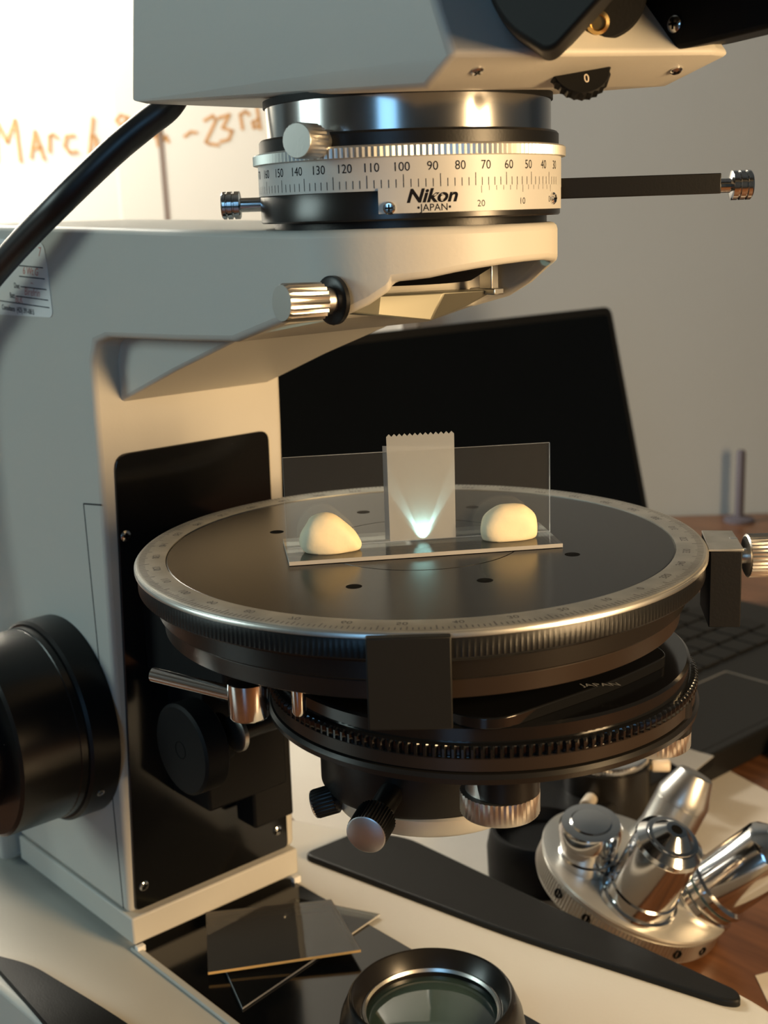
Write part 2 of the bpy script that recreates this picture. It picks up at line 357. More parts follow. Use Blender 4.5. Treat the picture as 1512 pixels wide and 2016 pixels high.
c = MB(); put_text(c, '3/14/07', lab_map(-166, 81), 4.2, 0, .2); put_text(c, '7', lab_map(-140.4, 83), 4.4, 0, .2); put_text(c, '6 Wt G', lab_map(-148.3, 76.6), 3.6, .01, .2); put_text(c, '~', lab_map(-148, 72.8), 3, 0); put_text(c, 'Birefrin', lab_map(-148.5, 69.6), 3.8, .0, .2); put_text(c, 'BLK', lab_map(-159, 66.9), 3.4, .0, .2)
c.build('label_handwriting', 'redink', LAB, smooth=False)
# clamp knob on the arm's left side
c = MB(); c.lathe((13.0, -38, 71.3), (0, -1, 0), [(6.0, 0), (6.0, 1.2), (5.2, 1.6)], 40); c.build('clamp_collar', 'black', STAND)
c = MB(); c.lathe((13.0, -39, 71.3), (-.08, -1, .02), [(3.4, 0), (3.4, 3), (4.6, 3.4), (4.7, 13.8), (4.3, 14.6)], 44, (2, 3, .42)); lb(c.build('clamp_knob', 'alu', STAND), 'knurled chrome clamp knob')
# dovetail slide under the nose
c = MB(); c.add([(7, -28, 67.2), (-.6, -12, 65), (-2, 8.5, 62), (-9, 30, 64.5), (9, -27.4, 70.6), (-4, -8, 70.2), (0, 12, 69.8), (2, 31, 69.2), (-30, -22, 66), (-34, 26, 64), (-30, -22, 70), (-34, 26, 70)],
      [(0, 1, 5, 4), (1, 2, 6, 5), (2, 3, 7, 6), (4, 5, 10), (5, 6, 11, 10), (6, 7, 11), (0, 8, 1), (1, 8, 9, 2), (2, 9, 3), (0, 4, 10, 8), (3, 9, 11, 7), (8, 10, 11, 9)])
lb(c.build('nosepiece_dovetail', 'dullmetal', STAND, bevel=.5), 'bare metal dovetail of the empty nosepiece mount')
c = MB(); c.lathe((-4, -4, 73.5), (0, 0, 1), [(22, 0), (27, 3), (27, 10.5)], 48); c.build('nose_shade_plug', 'hole', STAND)  # black plug paints in the dark shading inside the hollow nose
c = MB(); c.box((-2, 28, 69), (3, 31, 80)); c.box((-5, 27, 68.2), (5, 31, 70)); c.build('slide_stop', 'alu', STAND, bevel=.3)
c = MB(); c.lathe((-5, 25, 69), (0, 0, -1), [(2.2, 0), (2.2, 1.2), (1.4, 2)], 20); c.build('screw', 'chrome', STAND)
c = MB(); c.lathe((12.5, -37.5, 66.4), (.1, -1, -.2), [(1.1, 0), (1.1, 1.2), (.6, 1.5)], 14); c.build('screw', 'brass', STAND)
# ---- intermediate tube with analyser drum
c = MB(); c.lathe((0, 0, 0), (0, 0, 1), [(36.5, 87.9), (36.5, 90.2)], 96); TUBE = lb(c.build('tube_seat', 'black', MIC), 'black seat ring of the analyser')
c = MB(); c.lathe((0, 0, 0), (0, 0, 1), [(39.6, 90.0), (40.0, 90.4), (40.0, 96.9), (39.8, 97.2)], 128); lb(c.build('lower_ring', 'satin', TUBE), 'black lower ring')
c = MB(); c.lathe((0, 0, 0), (0, 0, 1), [(40.3, 97.0), (40.3, 104.8)], 128); DR = lb(c.build('degree_drum', 'drum', TUBE), 'silver drum engraved in degrees')
c = MB(); c.lathe((0, 0, 0), (0, 0, 1), [(40.3, 104.7), (41.5, 104.9), (41.5, 107.2), (41.0, 107.6), (39.6, 107.8)], 360, (1, 2, .35)); lb(c.build('knurled_ring', 'whitemetal', TUBE), 'knurled silver ring')
c = MB(); c.lathe((0, 0, 0), (0, 0, 1), [(39.7, 107.6), (39.7, 110.6), (39.2, 111.2), (38, 111.3)], 128); lb(c.build('upper_ring', 'black', TUBE), 'black upper ring')
c = MB(); c.lathe((0, 0, 0), (0, 0, 1), [(37.7, 111.2), (37.7, 119.6)], 128); lb(c.build('silver_barrel', 'brushed', TUBE), 'bright silver barrel below the head')
c = MB()
for k in range(-2, 61):
    az = -125.2+k*2.52
    if az > 32: break
    big = (k % 5 == 2); c_ = cyl_map(40.3, math.radians(az), 97.6, .03); h = 3.0 if big else 1.9
    c.add([c_(-.09, 0), c_(.09, 0), c_(.09, h), c_(-.09, h)], [(0, 1, 2, 3)])
for k, num in enumerate(range(170, 20, -10)):
    az = -120.2+k*12.6; put_text(c, str(num), cyl_map(40.3, math.radians({90: -34.6, 80: -24.9, 100: -45.2, 70: -15.3, 60: -5.6, 50: 4.2, 110: -55.6, 120: -65.3, 130: -75.8, 140: -86.1, 150: -96.6, 160: -107.5, 170: -119, 40: 14, 30: 24}[num]), 102.3), 3.0, .0, sx=.95)
c.build('degree_marks', 'ink', DR, smooth=False)
# vernier plate: a curved silver plate let into the black ring
a0, a1 = math.radians(-53.3), math.radians(33); c = MB(); N = 40; vs = []
for i in range(N+1):
    a = a0+(a1-a0)*i/N
    for r_, z in ((40.0, 91.6), (40.62, 91.6), (40.62, 97.5), (40.0, 97.5)): vs.append((r_*math.cos(a), r_*math.sin(a), z))
fs = [(4*i+j, 4*i+(j+1) % 4, 4*i+4+(j+1) % 4, 4*i+4+j) for i in range(N) for j in range(4)]+[(0, 1, 2, 3), (4*N+3, 4*N+2, 4*N+1, 4*N)]
c.add(vs, fs); VER = lb(c.build('vernier_plate', 'drum', TUBE), 'silver vernier plate with maker\'s lettering')
c = MB(); put_text(c, 'Nikon', cyl_map(40.6, math.radians(-35.2), 95.4), 4.35, .035, .28, 1.12); c.build('maker_lettering', 'ink', VER, smooth=False)
c = MB(); put_text(c, '\u2022JAPAN\u2022', cyl_map(40.6, math.radians(-34.4), 92.7), 2.35, .008)
put_text(c, '20', cyl_map(40.6, math.radians(-17.6), 93.3), 2.2, 0); put_text(c, '10', cyl_map(40.6, math.radians(.3), 93.6), 2.2, 0); put_text(c, '0', cyl_map(40.6, math.radians(17.6), 93.9), 2.2, 0)
for k in range(13):
    f_ = cyl_map(40.6, math.radians(18.6-k*3.0), 97.5); h = -1.7 if k % 6 == 0 else -1.1; c.add([f_(-.07, 0), f_(.07, 0), f_(.07, h), f_(-.07, h)], [(0, 1, 2, 3)])
c.build('vernier_print', 'ink', VER, smooth=False)
for az, z in ((-49.6, 92.9), (20.5, 94.1)):
    o, q = screw(VER, pol(40.7, az, z), pol(1, az), 1.5); q.build('screw_slot', 'hole', VER)
# thumb screw on the upper ring
p0 = Vector((0, 0, 0)); d = Vector((-.60, -.80, 0)); base = RH*(-22)+VH*(-34)+Vector((0, 0, 109.0))
d = (RH*(-.50)+VH*(-.86)).normalized(); c = MB(); c.lathe(base, d, [(3.0, -4), (3.0, 2), (4.2, 2.3), (4.2, 9.6), (3.9, 10)], 48, (2, 3, .25)); lb(c.build('thumb_screw', 'alu', TUBE), 'grey knurled thumb screw')
# analyser slider: bar to the right with a knob, knob on the left
c = MB(); c.obox(tuple(RH*61)+(), RH*22.3, VH*2.2, Vector((0, 0, 2.6))) if False else c.obox(tuple(RH*61+Vector((0, 0, 96.7))), RH*22.0, VH*2.4, Vector((0, 0, 2.65)))
SL = lb(c.build('slider_bar', 'black', TUBE, bevel=.25), 'flat black analyser slide bar')
zc = Vector((0, 0, 96.1)); c = MB(); c.lathe(RH*82.6+zc, RH, [(1.9, 0), (1.9, 3.2), (3.4, 3.5), (3.9, 3.7), (3.9, 5.0), (3.4, 5.2), (3.4, 5.5), (3.9, 5.7), (3.9, 7.0), (3.4, 7.2), (3.4, 7.4), (3.9, 7.6), (3.9, 8.6), (3.5, 9.0)], 40); lb(c.build('slider_knob', 'chrome', SL), 'ribbed chrome slider knob')
zc = Vector((0, 0, 95.2)); c = MB(); c.lathe(RH*(-38)+zc, -RH, [(1.9, 0), (1.9, 7.4), (3.3, 7.6), (3.7, 7.8), (3.7, 9.1), (3.2, 9.3), (3.2, 9.6), (3.7, 9.8), (3.7, 10.9), (3.2, 11.1), (3.2, 11.3), (3.7, 11.5), (3.7, 12.2), (3.3, 12.6)], 40); lb(c.build('slider_knob', 'chrome', TUBE), 'small ribbed dark chrome knob on the left')
# ---- head
h = MB()
lo = [(-70, -37.5), (46, -37.5), (62, 24), (58, 34), (-72, 34)]
mid = [(-74, -39.5), (57.5, -39.5), (78, 26), (75, 36), (-74, 36)]
up = [(-68, -39.5), (40, -39.5), (48, 36), (40, 36), (-68, 36)]
vs = [(x, y, {0: 124.5, 1: 118.0, 2: 119.6, 3: 120.2, 4: 124.5}[i]) for i, (x, y) in enumerate(lo)]
vs += [(x, y, {0: 125.6, 1: 123.9, 2: 125.6, 3: 126, 4: 125.6}[i]) for i, (x, y) in enumerate(mid)]
vs += [(x, y, 165) for x, y in up]
fs = [(4, 3, 2, 1, 0), (10, 11, 12, 13, 14)]+[(i+5*j, (i+1) % 5+5*j, (i+1) % 5+5*j+5, i+5*j+5) for j in (0, 1) for i in range(5)]
h.add(vs, fs); HEAD = lb(h.build('head', 'paint', MIC, bevel=1.4, bseg=3), 'grey viewing head at the top')
c = MB(); c.lathe((0, 0, 0), (0, 0, 1), [(38.2, 119.3), (38.2, 121)], 96); c.build('head_seat', 'matte', HEAD)
def on_front(y, z):                                    # point on the head's lower front chamfer
    t = (y+37.5)/61.5; lo_ = Vector((46+16*t, y, 118+1.6*t)); mi = Vector((57.5+20.5*t, y, 123.9+1.7*t)); return lo_.lerp(mi, z)
chn = (on_front(10, 1)-on_front(10, 0)).cross(Vector((.28, 1, 0))).normalized()
if chn.x < 0: chn = -chn
for y, z in ((-29.5, .55), (22.5, .48)):
    o, q = screw(HEAD, on_front(y, z), chn, 1.5); q.build('screw_slot', 'hole', HEAD)
wa = Vector((.68, -.52, .50)).normalized(); wp = Vector((61.6, -2.8, 122.5))
c = MB(); c.lathe(wp, wa, [(6.4, -3.0), (7.0, -2.6), (7.0, -.3), (6.5, 0)], 48, (1, 2, .55)); WH = lb(c.build('lens_wheel', 'matte', HEAD), 'toothed black lens wheel marked 0')
wu = Vector((0, 0, 1)).cross(wa).normalized(); wv = wa.cross(wu)
c = MB(); put_text(c, '0', lambda x, y: tuple(wp+wa*.06+wu*(x+1.0)+wv*(y-3.0)), 3.2, .0, 0, .8); c.build('wheel_numeral', 'pin', WH, smooth=False)
# black binocular tubes
c = MB(); c.prism(rounded([(64, 141), (66, 133.6), (71.2, 127.2), (81, 121.8), (84, 122.2), (97, 131), (128, 155), (128, 190), (62, 190)], [2, 5, 8, 2, 2, 2, 2, 2, 2]), lambda x, z, y: (x-(y+37)*.85, y, z+(y+37)*.06), -37, -9)
TB1 = lb(c.build('eyepiece_tube', 'matte', HEAD, bevel=1.5, bseg=3), 'left black eyepiece tube housing')
c = MB(); c.prism(rounded([(54, 138), (60, 131.2), (65, 127.4), (73, 125.8), (140, 131), (150, 190), (54, 190)], [2, 4, 5, 6, 2, 2, 2]), lambda x, z, y: (x-(y-16)*.2, y, z+(y-16)*.12), 16, 42)
TB2 = lb(c.build('eyepiece_tube', 'matte', HEAD, bevel=1.5, bseg=3), 'right black eyepiece tube housing')
o, q = screw(TB2, (73.5, 15.9, 131.6), (0, -1, 0), 1.9); q.build('screw_slot', 'hole', TB2)
ha = Vector((.74, -.64, -.2)).normalized(); hc = Vector((68, -2, 137))
c = MB(); c.lathe(hc, ha, [(9.4, -14), (9.4, -1), (8.6, 0)], 48); HNG = lb(c.build('tube_hinge', 'matte', HEAD), 'round black hinge between the tubes')
hp = hc+Vector((-1.6, -.8, -5.4)); c = MB(); c.lathe(hp, ha, [(2.6, -1), (2.6, .4), (1.8, .9), (1.5, .2), (.1, .2)], 28); c.build('hinge_screw', 'brass', HEAD)
# ---- stage
s = MB(); s.lathe((0, 0, 0), (0, 0, 1), [(79.2, -7.2), (79.6, -6.8), (79.6, -2.0), (79.3, -1.7)], 720, (1, 2, .22)); STG = lb(s.build('stage_rim', 'black', MIC), 'knurled black stage rim')
s = MB(); s.lathe((0, 0, 0), (0, 0, 1), [(71.6, -1.9), (79.9, -1.9), (80.2, -1.5), (80.2, -.7), (79.7, -.15), (79.2, 0), (71.7, 0), (71.7, -.5)], 256, cap=False); RIM = lb(s.build('scale_ring', 'scale', STG, angle=20), 'silver graduated ring of the stage')
s = MB(); s.lathe((0, 0, 0), (0, 0, 1), [(79.7, -2.1), (80.35, -1.75), (80.35, -.95), (80.0, -.45)], 256, cap=False); lb(s.build('rim_edge', 'alu', STG), 'bright polished edge of the stage rim')
s = MB(); s.lathe((0, 0, 0), (0, 0, 1), [(71.7, -3), (71.7, -.5), (71.2, -.2), (29.05, -.2), (28.9, -.5), (28.75, -.5), (28.6, -.2), (0.5, -.2)], 192)
DSC = lb(s.build('stage_disc', 'disc', STG, angle=12), 'black anodised stage plate with a round insert')
for px in ((-42.1, 18.6), (-16.3, 41.1), (18.5, 43.2), (41.1, -18.1), (15.4, -40.4), (-18.0, -42.0)):
    x, y = px; q = Vector((x, y, 0)); a = math.atan2(y, x)-math.radians(41-90+49)  # positions measured in the picture's heading
    pass
HEADING = math.radians(41)
for x, y in ((-42.1, 18.6), (-16.3, 41.1), (18.5, 43.2), (41.1, -18.1), (15.4, -40.4), (-18.0, -42.0)):
    X = x*math.sin(HEADING)-y*math.cos(HEADING); Y = x*math.cos(HEADING)+y*math.sin(HEADING)
    s = MB(); s.lathe((X, Y, -.24), (0, 0, 1), [(2.1, 0), (2.1, .06), (1.6, .09), (.01, .09)], 24); s.build('screw_hole', 'hole', DSC)
s = MB(); X, Y = -19*math.sin(HEADING)+62*math.cos(HEADING)*0-(-34)*math.cos(HEADING)*.0, 0
s = MB()
for k in range(360):
    a = math.radians(k); L = 2.9 if k % 10 == 0 else (2.3 if k % 5 == 0 else 1.7); ca, sa = math.cos(a), math.sin(a); w2 = .16
    r0, r1 = 79.0, 79.0-L; s.add([(r0*ca-w2*sa, r0*sa+w2*ca, .03), (r0*ca+w2*sa, r0*sa-w2*ca, .03), (r1*ca+w2*sa, r1*sa-w2*ca, .03), (r1*ca-w2*sa, r1*sa+w2*ca, .03)], [(0, 1, 2, 3)])
for k in range(36):
    a = math.radians(k*10+4); t = Vector((-math.sin(a), math.cos(a), 0)); rr = Vector((math.cos(a), math.sin(a), 0))
    put_text(s, str((360-k*10) % 360), lambda x, y: tuple(rr*(74.3+y)+t*x+Vector((0, 0, .03))), 2.9, .01)
s.build('graduations', 'greyink', RIM, smooth=False)
s = MB(); s.lathe((0, 0, 0), (0, 0, 1), [(74.2, -14.0), (74.6, -13.6), (74.6, -9.4), (75.6, -8.2), (78.6, -7.4), (79.2, -7.0)], 192); lb(s.build('stage_body', 'satin', STG, angle=25), 'satin black stage body')
s = MB(); s.lathe((0, 0, 0), (0, 0, 1), [(72.4, -19.4), (73.0, -19.0), (73.4, -14.6), (73.0, -14.0)], 192); lb(s.build('stage_base', 'lampsheen', STG, angle=25), 'black lower ring of the stage, brown lamp sheen in its colour')
# bracket that carries the stage from the column
s = MB(); s.box((-114, -26, -60), (-66, 24, -19)); s.box((-78, -22, -46), (-30, 20, -20)); s.build('stage_bracket', 'matte', STG, bevel=1)
s = MB(); s.box((-116, -18, -110), (-92, 16, -58)); s.box((-112, 6, -128), (-100, 24, -60)); s.build('focus_rack', 'matte', STG, bevel=1)
# clamp plate at the front of the rim
CV = -VH
def plate_pt(s_, z, t): return tuple(RH*s_+VH*(-t)+Vector((0, 0, z)))
s = MB(); s.prism([(-14.3, -22.3), (4.9, -22.5), (4.9, -.4), (-14.3, -.3)], plate_pt, 80.6, 83.2); lb(s.build('vernier_block', 'plate', STG, bevel=.35), 'square dark grey plate hanging at the stage front')
s = MB()
for k, (w0, w1) in enumerate(((76, 81),)): s.prism([(-14, -8), (4.6, -8), (4.6, -2), (-14, -2)], plate_pt, w0, w1)
s.build('vernier_arm', 'matte', STG)
# block with clamp screw on the right
s = MB(); s.prism([(49.4, 66.2), (55.9, 71.5), (69.6, 56.4), (63.3, 50.4)], XY, -23.5, -1.6); CLB = lb(s.build('clamp_block', 'matte', STG, bevel=.3), 'black clamp block at the right of the stage')
s = MB(); s.prism([(49.2, 66.4), (56.0, 71.8), (70.0, 56.4), (63.1, 50.0)], XY, -1.6, -.9); lb(s.build('block_top', 'scale', CLB, bevel=.15), 'silver top of the clamp block')
c0_ = RH*88.4+VH*(-3)+Vector((0, 0, -6.2)); s = MB(); s.lathe(c0_, RH, [(5.4, -.5), (5.4, 1.5), (4.6, 1.9), (2.2, 2.0), (2.2, 4.3)], 40); s.build('screw_collar', 'alu', CLB)
s = MB(); s.lathe(c0_, RH, [(5.6, 4.2), (6.3, 4.6), (6.3, 13), (5.9, 13.5)], 72, (1, 2, .35)); lb(s.build('clamp_screw', 'alu', CLB), 'knurled silver clamp screw')
# lock lever and stops under the stage
q0 = Vector((10.6, -69, -20.5)); s = MB(); s.lathe(q0, (0, 0, -1), [(5.1, 0), (5.1, 8.8), (4.7, 9.4)], 48); LV = lb(s.build('lever_boss', 'chrome', STG), 'chrome boss under the stage')
qa = Vector((-17.5, -79.5, -23.0)); qb = q0+Vector((0, 0, -4.3)); s = MB(); s.lathe(qa, qb-qa, [(1.3, 0), (1.9, .4), (1.9, (qb-qa).length-1)], 28); lb(s.build('lock_lever', 'chrome', LV), 'chrome lock lever rod')
s = MB(); s.lathe((22.6, -62.4, -21), (0, 0, -1), [(1.8, 0), (1.8, 6.0), (1.2, 7.0)], 24); s.build('stop_pin', 'chrome', STG)
# ---- condenser with turret
TC = Vector((21, 2.8, 0))
s = MB(); s.lathe(TC, (0, 0, 1), [(58.2, -41.4), (59.7, -41.0), (59.9, -39.6), (59.2, -38.6), (57.4, -38.2)], 192); CON = lb(s.build('turret_lip', 'satin', MIC), 'glossy black lower lip of the condenser turret')
s = MB(); s.lathe(TC, (0, 0, 1), [(58.2, -38.3), (58.8, -38.0), (58.8, -34.9), (58.4, -34.6)], 192); lb(s.build('turret_band', 'lampsheen', CON), 'black turret band, brown lamp sheen in its colour')
s = MB(); s.lathe(TC, (0, 0, 1), [(58.4, -34.7), (59.4, -34.4), (59.4, -32.2), (58.6, -31.6), (57.4, -31.4)], 648, (1, 2, 1.1), sq=2); lb(s.build('turret_teeth', 'gloss', CON, angle=50), 'toothed grip of the turret')
s = MB(); s.lathe(TC, (0, 0, 1), [(57.2, -31.6), (57.2, -27.8), (56.4, -27.2)], 160); lb(s.build('turret_cover', 'gloss', CON), 'black turret cover')
s = MB(); s.prism(rounded([(36, -44), (66, -39.5), (69.2, 4), (67.6, 27), (40, 40), (0, 40), (0, -44)], [6, 9, 20, 5, 8, 6, 6]), XY, -27.4, -24.4); lb(s.build('slot_cover', 'gloss', CON, bevel=.35), 'raised black cover with rounded corners')
s = MB(); put_text(s, 'JAPAN', lambda x, y: tuple(Vector((68.6, -3, -24.35))+RH*x*1.0+Vector((-.75, .66, 0))*0+Vector((-y*.9, y*.3, 0))), 3.4, 0)
s.build('cover_print', 'dimwhite', CON, smooth=False)
s = MB(); s.lathe((0, 0, 0), (0, 0, 1), [(30.5, -71), (31, -70), (31, -52), (36, -48), (40, -41)], 96); lb(s.build('condenser_barrel', 'black', CON), 'black condenser barrel')
s = MB(); s.lathe((2.5, .5, 0), (0, 0, 1), [(24, -77.4), (28.6, -76.6), (29.0, -75.8), (29.4, -71.6), (28.8, -71)], 96); lb(s.build('filter_holder', 'whitemetal', CON), 'pale ring at the bottom of the condenser')
s = MB(); s.lathe((2.5, .5, 0), (0, 0, 1), [(.5, -78.2), (16, -78.0), (24.4, -77.3)], 64); s.build('filter_glass', 'milk', CON)
def knob(parent, p, d, r, L, shaft, nm, lab, face='alu', grip='black', teeth=40, dep=.35):
    p, d = Vector(p), Vector(d).normalized(); b_ = MB(); b_.lathe(p, d, [(r*.62, -shaft), (r*.62, -L-1), (r*.9, -L), (r, -L+.5), (r, -.5), (r*.93, 0)], teeth*2, (3, 4, dep))
    o = lb(b_.build(nm, grip, parent), lab); b_ = MB(); b_.lathe(p, d, [(r*.93, -.3), (r*.97, .05), (r*.9, .3), (.01, .25)], 64); b_.build('knob_face', face, o); return o
a = math.radians(-61); knob(CON, (50.5*math.cos(a), 50.5*math.sin(a), -66.2), (math.cos(a), math.sin(a), -.12), 5.6, 8.5, 22, 'centring_knob', 'larger black knurled centring knob with silver face', 'spun')
knob(CON, (-13.5, -31.5, -75.0), (-.72, -.66, -.32), 4.3, 7, 16, 'centring_knob', 'small black knurled centring knob at the left', 'spun', teeth=28)
def vknob(x, y, ztop, r, hgt, lab):
    b_ = MB(); b_.lathe((x, y, ztop), (0, 0, -1), [(r*.8, -8), (r*.86, 0), (r, .4), (r, hgt), (r*.96, hgt+.4)], 96, (2, 3, .3)); o = lb(b_.build('turret_screw', 'alu', CON), lab)
    b_ = MB(); b_.lathe((x+2, y, ztop), (0, 0, -1), [(r*.85, -9), (r*.85, -.1)], 40); b_.build('screw_boss', 'black', o)
    b_ = MB(); b_.lathe((x+3, y+3, ztop-hgt-.3), (0, 0, -1), [(1.6, 0), (1.6, 1.6)], 16); b_.build('screw_end', 'chrome', o)
vknob(52.5, -22.8, -50.6, 10.2, 6.0, 'knurled chrome screw at the front of the turret')
vknob(66.0, 21.5, -43.5, 10.4, 4.6, 'knurled chrome screw at the right of the turret')
# condenser focusing knob on the left
s = MB(); s.lathe((-79.5, -20, -77), (0, 1, 0), [(4, 0), (4, 40)], 24); CF = s.build('focus_shaft', 'black', CON)
s = MB(); s.lathe((-82, -34, -78.4), (0, 1, 0), [(14.6, 0), (15.6, .8), (15.6, 8.6), (14.8, 9.4), (8, 9.6), (8, 17)], 72); KB = lb(s.build('condenser_focus_knob', 'matte', CON), 'round black condenser focusing knob')
s = MB(); s.lathe((-82, -34.1, -78.4), (0, -1, 0), [(3, -.5), (3, .05), (2.4, -.3)], 24); s.build('knob_hole', 'hole', KB)
s = MB(); s.lathe((-70.5, -20.5, -73.5), (0, 1, 0), [(5.2, 0), (6.2, .5), (6.2, 2), (5.2, 2.6)], 40); s.build('knob_ring', 'alu', KB)
# ---- coarse and fine focus on the column's side
s = MB(); s.lathe((-150, -38.2, -83), (0, -1, 0), [(35, 0), (37, .8), (37, 11), (36, 12)], 128); FCS = lb(s.build('coarse_focus_knob', 'black', MIC), 'large black coarse focus knob')
s = MB(); s.lathe((-150, -49.8, -83), (0, -1, 0), [(35.2, 0), (35.2, 3), (34.8, 3.3), (34.8, 24), (33.6, 25)], 160, (1, 4, .12)); s.build('knob_drum', 'satin', FCS)
s = MB(); s.lathe((-150, -74.5, -83), (0, -1, 0), [(24, 0), (24, 12), (23, 13), (9, 13.2)], 96); lb(s.build('fine_focus_knob', 'satin', FCS), 'black fine focus knob')
s = MB(); s.lathe((-127, -44, -112) , (.62, -.3, -.78), [(1.5, -1.5), (1.5, .3), (1.0, .2)], 20)
a = Vector((-128.6+.5, -45.5, -96)); dr = Vector((a.x+150, 0, a.z+83)).normalized(); s = MB(); s.lathe(Vector((-150, -45.5, -83))+dr*37.1, dr, [(1.4, -.6), (1.4, .15), (.9, .18), (.85, -.3)], 20); s.build('set_screw', 'alu', FCS)
# ---- base
s = MB(); s.prism(rounded([(-290, -66), (-206, -66), (-165, -86), (-60, -82), (80, -96), (150, -70), (160, 0), (150, 66), (57, 96), (-110, 89), (-168, 62), (-206, 62), (-290, 62)], [4, 4, 10, 20, 12, 30, 60, 30, 12, 8, 20, 4, 4]), XY, -197, -166)
BASE = lb(s.build('base', 'paint', MIC, bevel=2, bseg=3), 'cream grey microscope base')
s = MB(); s.box((-292, -46, -164), (-208, 44, -60)); lb(s.build('lamp_house', 'paint', BASE, bevel=3, bseg=3), 'grey lamp house behind the column')
s = MB(); s.prism(rounded([(-119.5, -36.5), (60, -36.5), (60, 35), (-119.5, 33)], [1, 8, 8, 4]), XY, -166.4, -165.4); lb(s.build('base_plate', 'gloss', BASE, bevel=.2), 'glossy black plate let into the base')
s = MB()
s.box((-118, -39.4, -165.9), (60, -36.6, -164.6)); lb(s.build('base_ledge', 'paint', BASE, bevel=.4), 'raised cream edge beside the black plate')
s = MB(); s.prism(rounded([(-127.5, 47), (-126.5, 74), (-110, 87.5), (-40, 89), (50, 93), (54, 88.5), (50, 85), (-26, 65)], [5, 4, 10, 10, 3, 3, 4, 20]), XY, -167, -163.4); lb(s.build('grip_pad', 'rubber', BASE, bevel=.9, bseg=3), 'long black rubber pad on the right foot')
s = MB(); s.prism(rounded([(-152, -80), (-133, -71), (-80, -63.5), (30, -58), (30, -86), (-80, -84)], [4, 8, 20, 6, 6, 6]), XY, -167, -164); lb(s.build('grip_pad', 'rubber', BASE, bevel=.9, bseg=3), 'black rubber pad on the left foot')
for x, y in ((-150, -68), (-150, 66), (70, -80), (70, 80)):
    s = MB(); s.lathe((x, y, -200), (0, 0, 1), [(9, 0), (10, .6), (10, 3.4)], 32); s.build('rubber_foot', 'rubber', BASE)
for x, y in ((-114.6, -37.2), (-114.2, 33.6)):
    s = MB(); s.box((x-1, y-1.6, -166), (x+1.2, y+1.6, -163.2)); s.build('panel_clip', 'label', BASE, bevel=.2)
# field lens mount
FO = Vector((0, 0, 0))
s = MB(); s.lathe(FO, (0, 0, 1), [(31, -166), (28.5, -152), (26.2, -146.4), (25.4, -145.2), (24.9, -145.0), (24.4, -145.3), (21.9, -150.2), (21.5, -150.6), (21, -153.5)], 96, cap=False); FL = lb(s.build('field_lens_mount', 'satin', BASE), 'black tapered field lens mount')
s = MB(); s.lathe(FO, (0, 0, 1), [(21.2, -150.9), (21.7, -150.2), (21.0, -150.0), (20.5, -151)], 96, cap=False); s.build('lens_ring', 'alu', FL)
s = MB(); s.lathe(FO, (0, 0, 1), [(21.3, -153), (19, -152.2), (14, -151.2), (7, -150.6), (.4, -150.4)], 64); lb(s.build('field_lens', 'lens', FL), 'greenish coated glass field lens')

# ================================================================ glass slides, tape and clay on the stage
CO = Vector((2.30, -1.78, 0)); UX = Vector((.55014, .83507, 0)); UY = Vector((-.83507, .55014, 0)); Z = Vector((0, 0, 1))
def sp(u, v, z): return tuple(CO+UX*u+UY*v+Z*z)
def slide(f, L0, L1, H0, H1, t0, t1, name, label, group, loc):
    b_ = MB(); b_.prism([(L0, H0), (L1, H0), (L1, H1), (L0, H1)], f, t0, t1)
    b_.m = [0, 0, 1, 1, 1, 1]; return tag(b_.build(name, ['glass', 'edge'], None, loc, bevel=0, smooth=False), label, 'glass slide', group)
slide(lambda u, v, t: sp(u, v, t), -38, 38, -13, 13, -.05, 1.05, 'microscope_slide', 'clear glass slide lying flat on the black stage', None, (*sp(0, 0, 0)[:2], 0))
VV = .9
slide(lambda u, z, t: sp(u, t, z), -37.6, 38.2, 1.08, 27.0, VV, VV+1.0, 'microscope_slide', 'clear glass slide standing upright on edge behind the two clay lumps', None, sp(0, VV, 1.08))
# tape: front strip with a toothed top edge, back strip slightly to the left
b = MB(); nt_ = 13; top = []
for i in range(nt_*2+1):
    u = -8.6+19.2*i/(nt_*2); top.append((u, 32.0+(.0 if i % 2 else -.75)+.0*i))
pts = [(-8.4, 1.3)]+[(10.5, 1.3)]+list(reversed(top))
b.prism(pts, lambda u, z, t: sp(u, VV-.12+(t if z < 27.2 else t), z), 0, .08)
b.prism([(-9.6, 1.6), (9.9, 1.6), (10.1, 27.3), (-9.6, 28.6)], lambda u, z, t: sp(u, VV+1.06+t, z), 0, .08)
tag(b.build('tape', 'tape', None, sp(1, VV, 1.3), smooth=False), 'translucent adhesive tape strip with toothed end stuck upright across the standing slide', 'tape')
# beam from the condenser spreading up the tape
spot('condenser_beam', sp(1.0, VV-1.5, 1.4), sp(1.0, VV, 4.2), 90, (.50, 1, .90), .016, .5)
spot('condenser_beam', sp(1.0, VV-.6, 1.3), sp(-4.2, VV-.12, 11), 15, (.5, 1, .96), .050, .2)
spot('condenser_beam', sp(1.1, VV-.6, 1.3), sp(6.6, VV-.12, 12), 15, (.5, 1, .95), .060, .2)
def clay(cu, cv, hu, hv, hz, shape, name_label, rot=0):
    bm = bmesh.new(); bmesh.ops.create_icosphere(bm, subdivisions=4, radius=1)
    vs = []
    for v in bm.verts:
        x, y, z = v.co; X, Y, Zz = shape(x, y, z); vs.append(sp(cu+hu*(X*math.cos(rot)-Y*math.sin(rot)), cv+hv*(Y*math.cos(rot)+X*math.sin(rot)), max(1.08, 1.08+hz*Zz)))
    b_ = MB(); b_.add(vs, [tuple(v.index for v in f.verts) for f in bm.faces]); bm.free()
    return tag(b_.build('clay_lump', 'clay', None, sp(cu, cv, 1.08), angle=180), name_label, 'clay', 'clay lumps holding the slide')
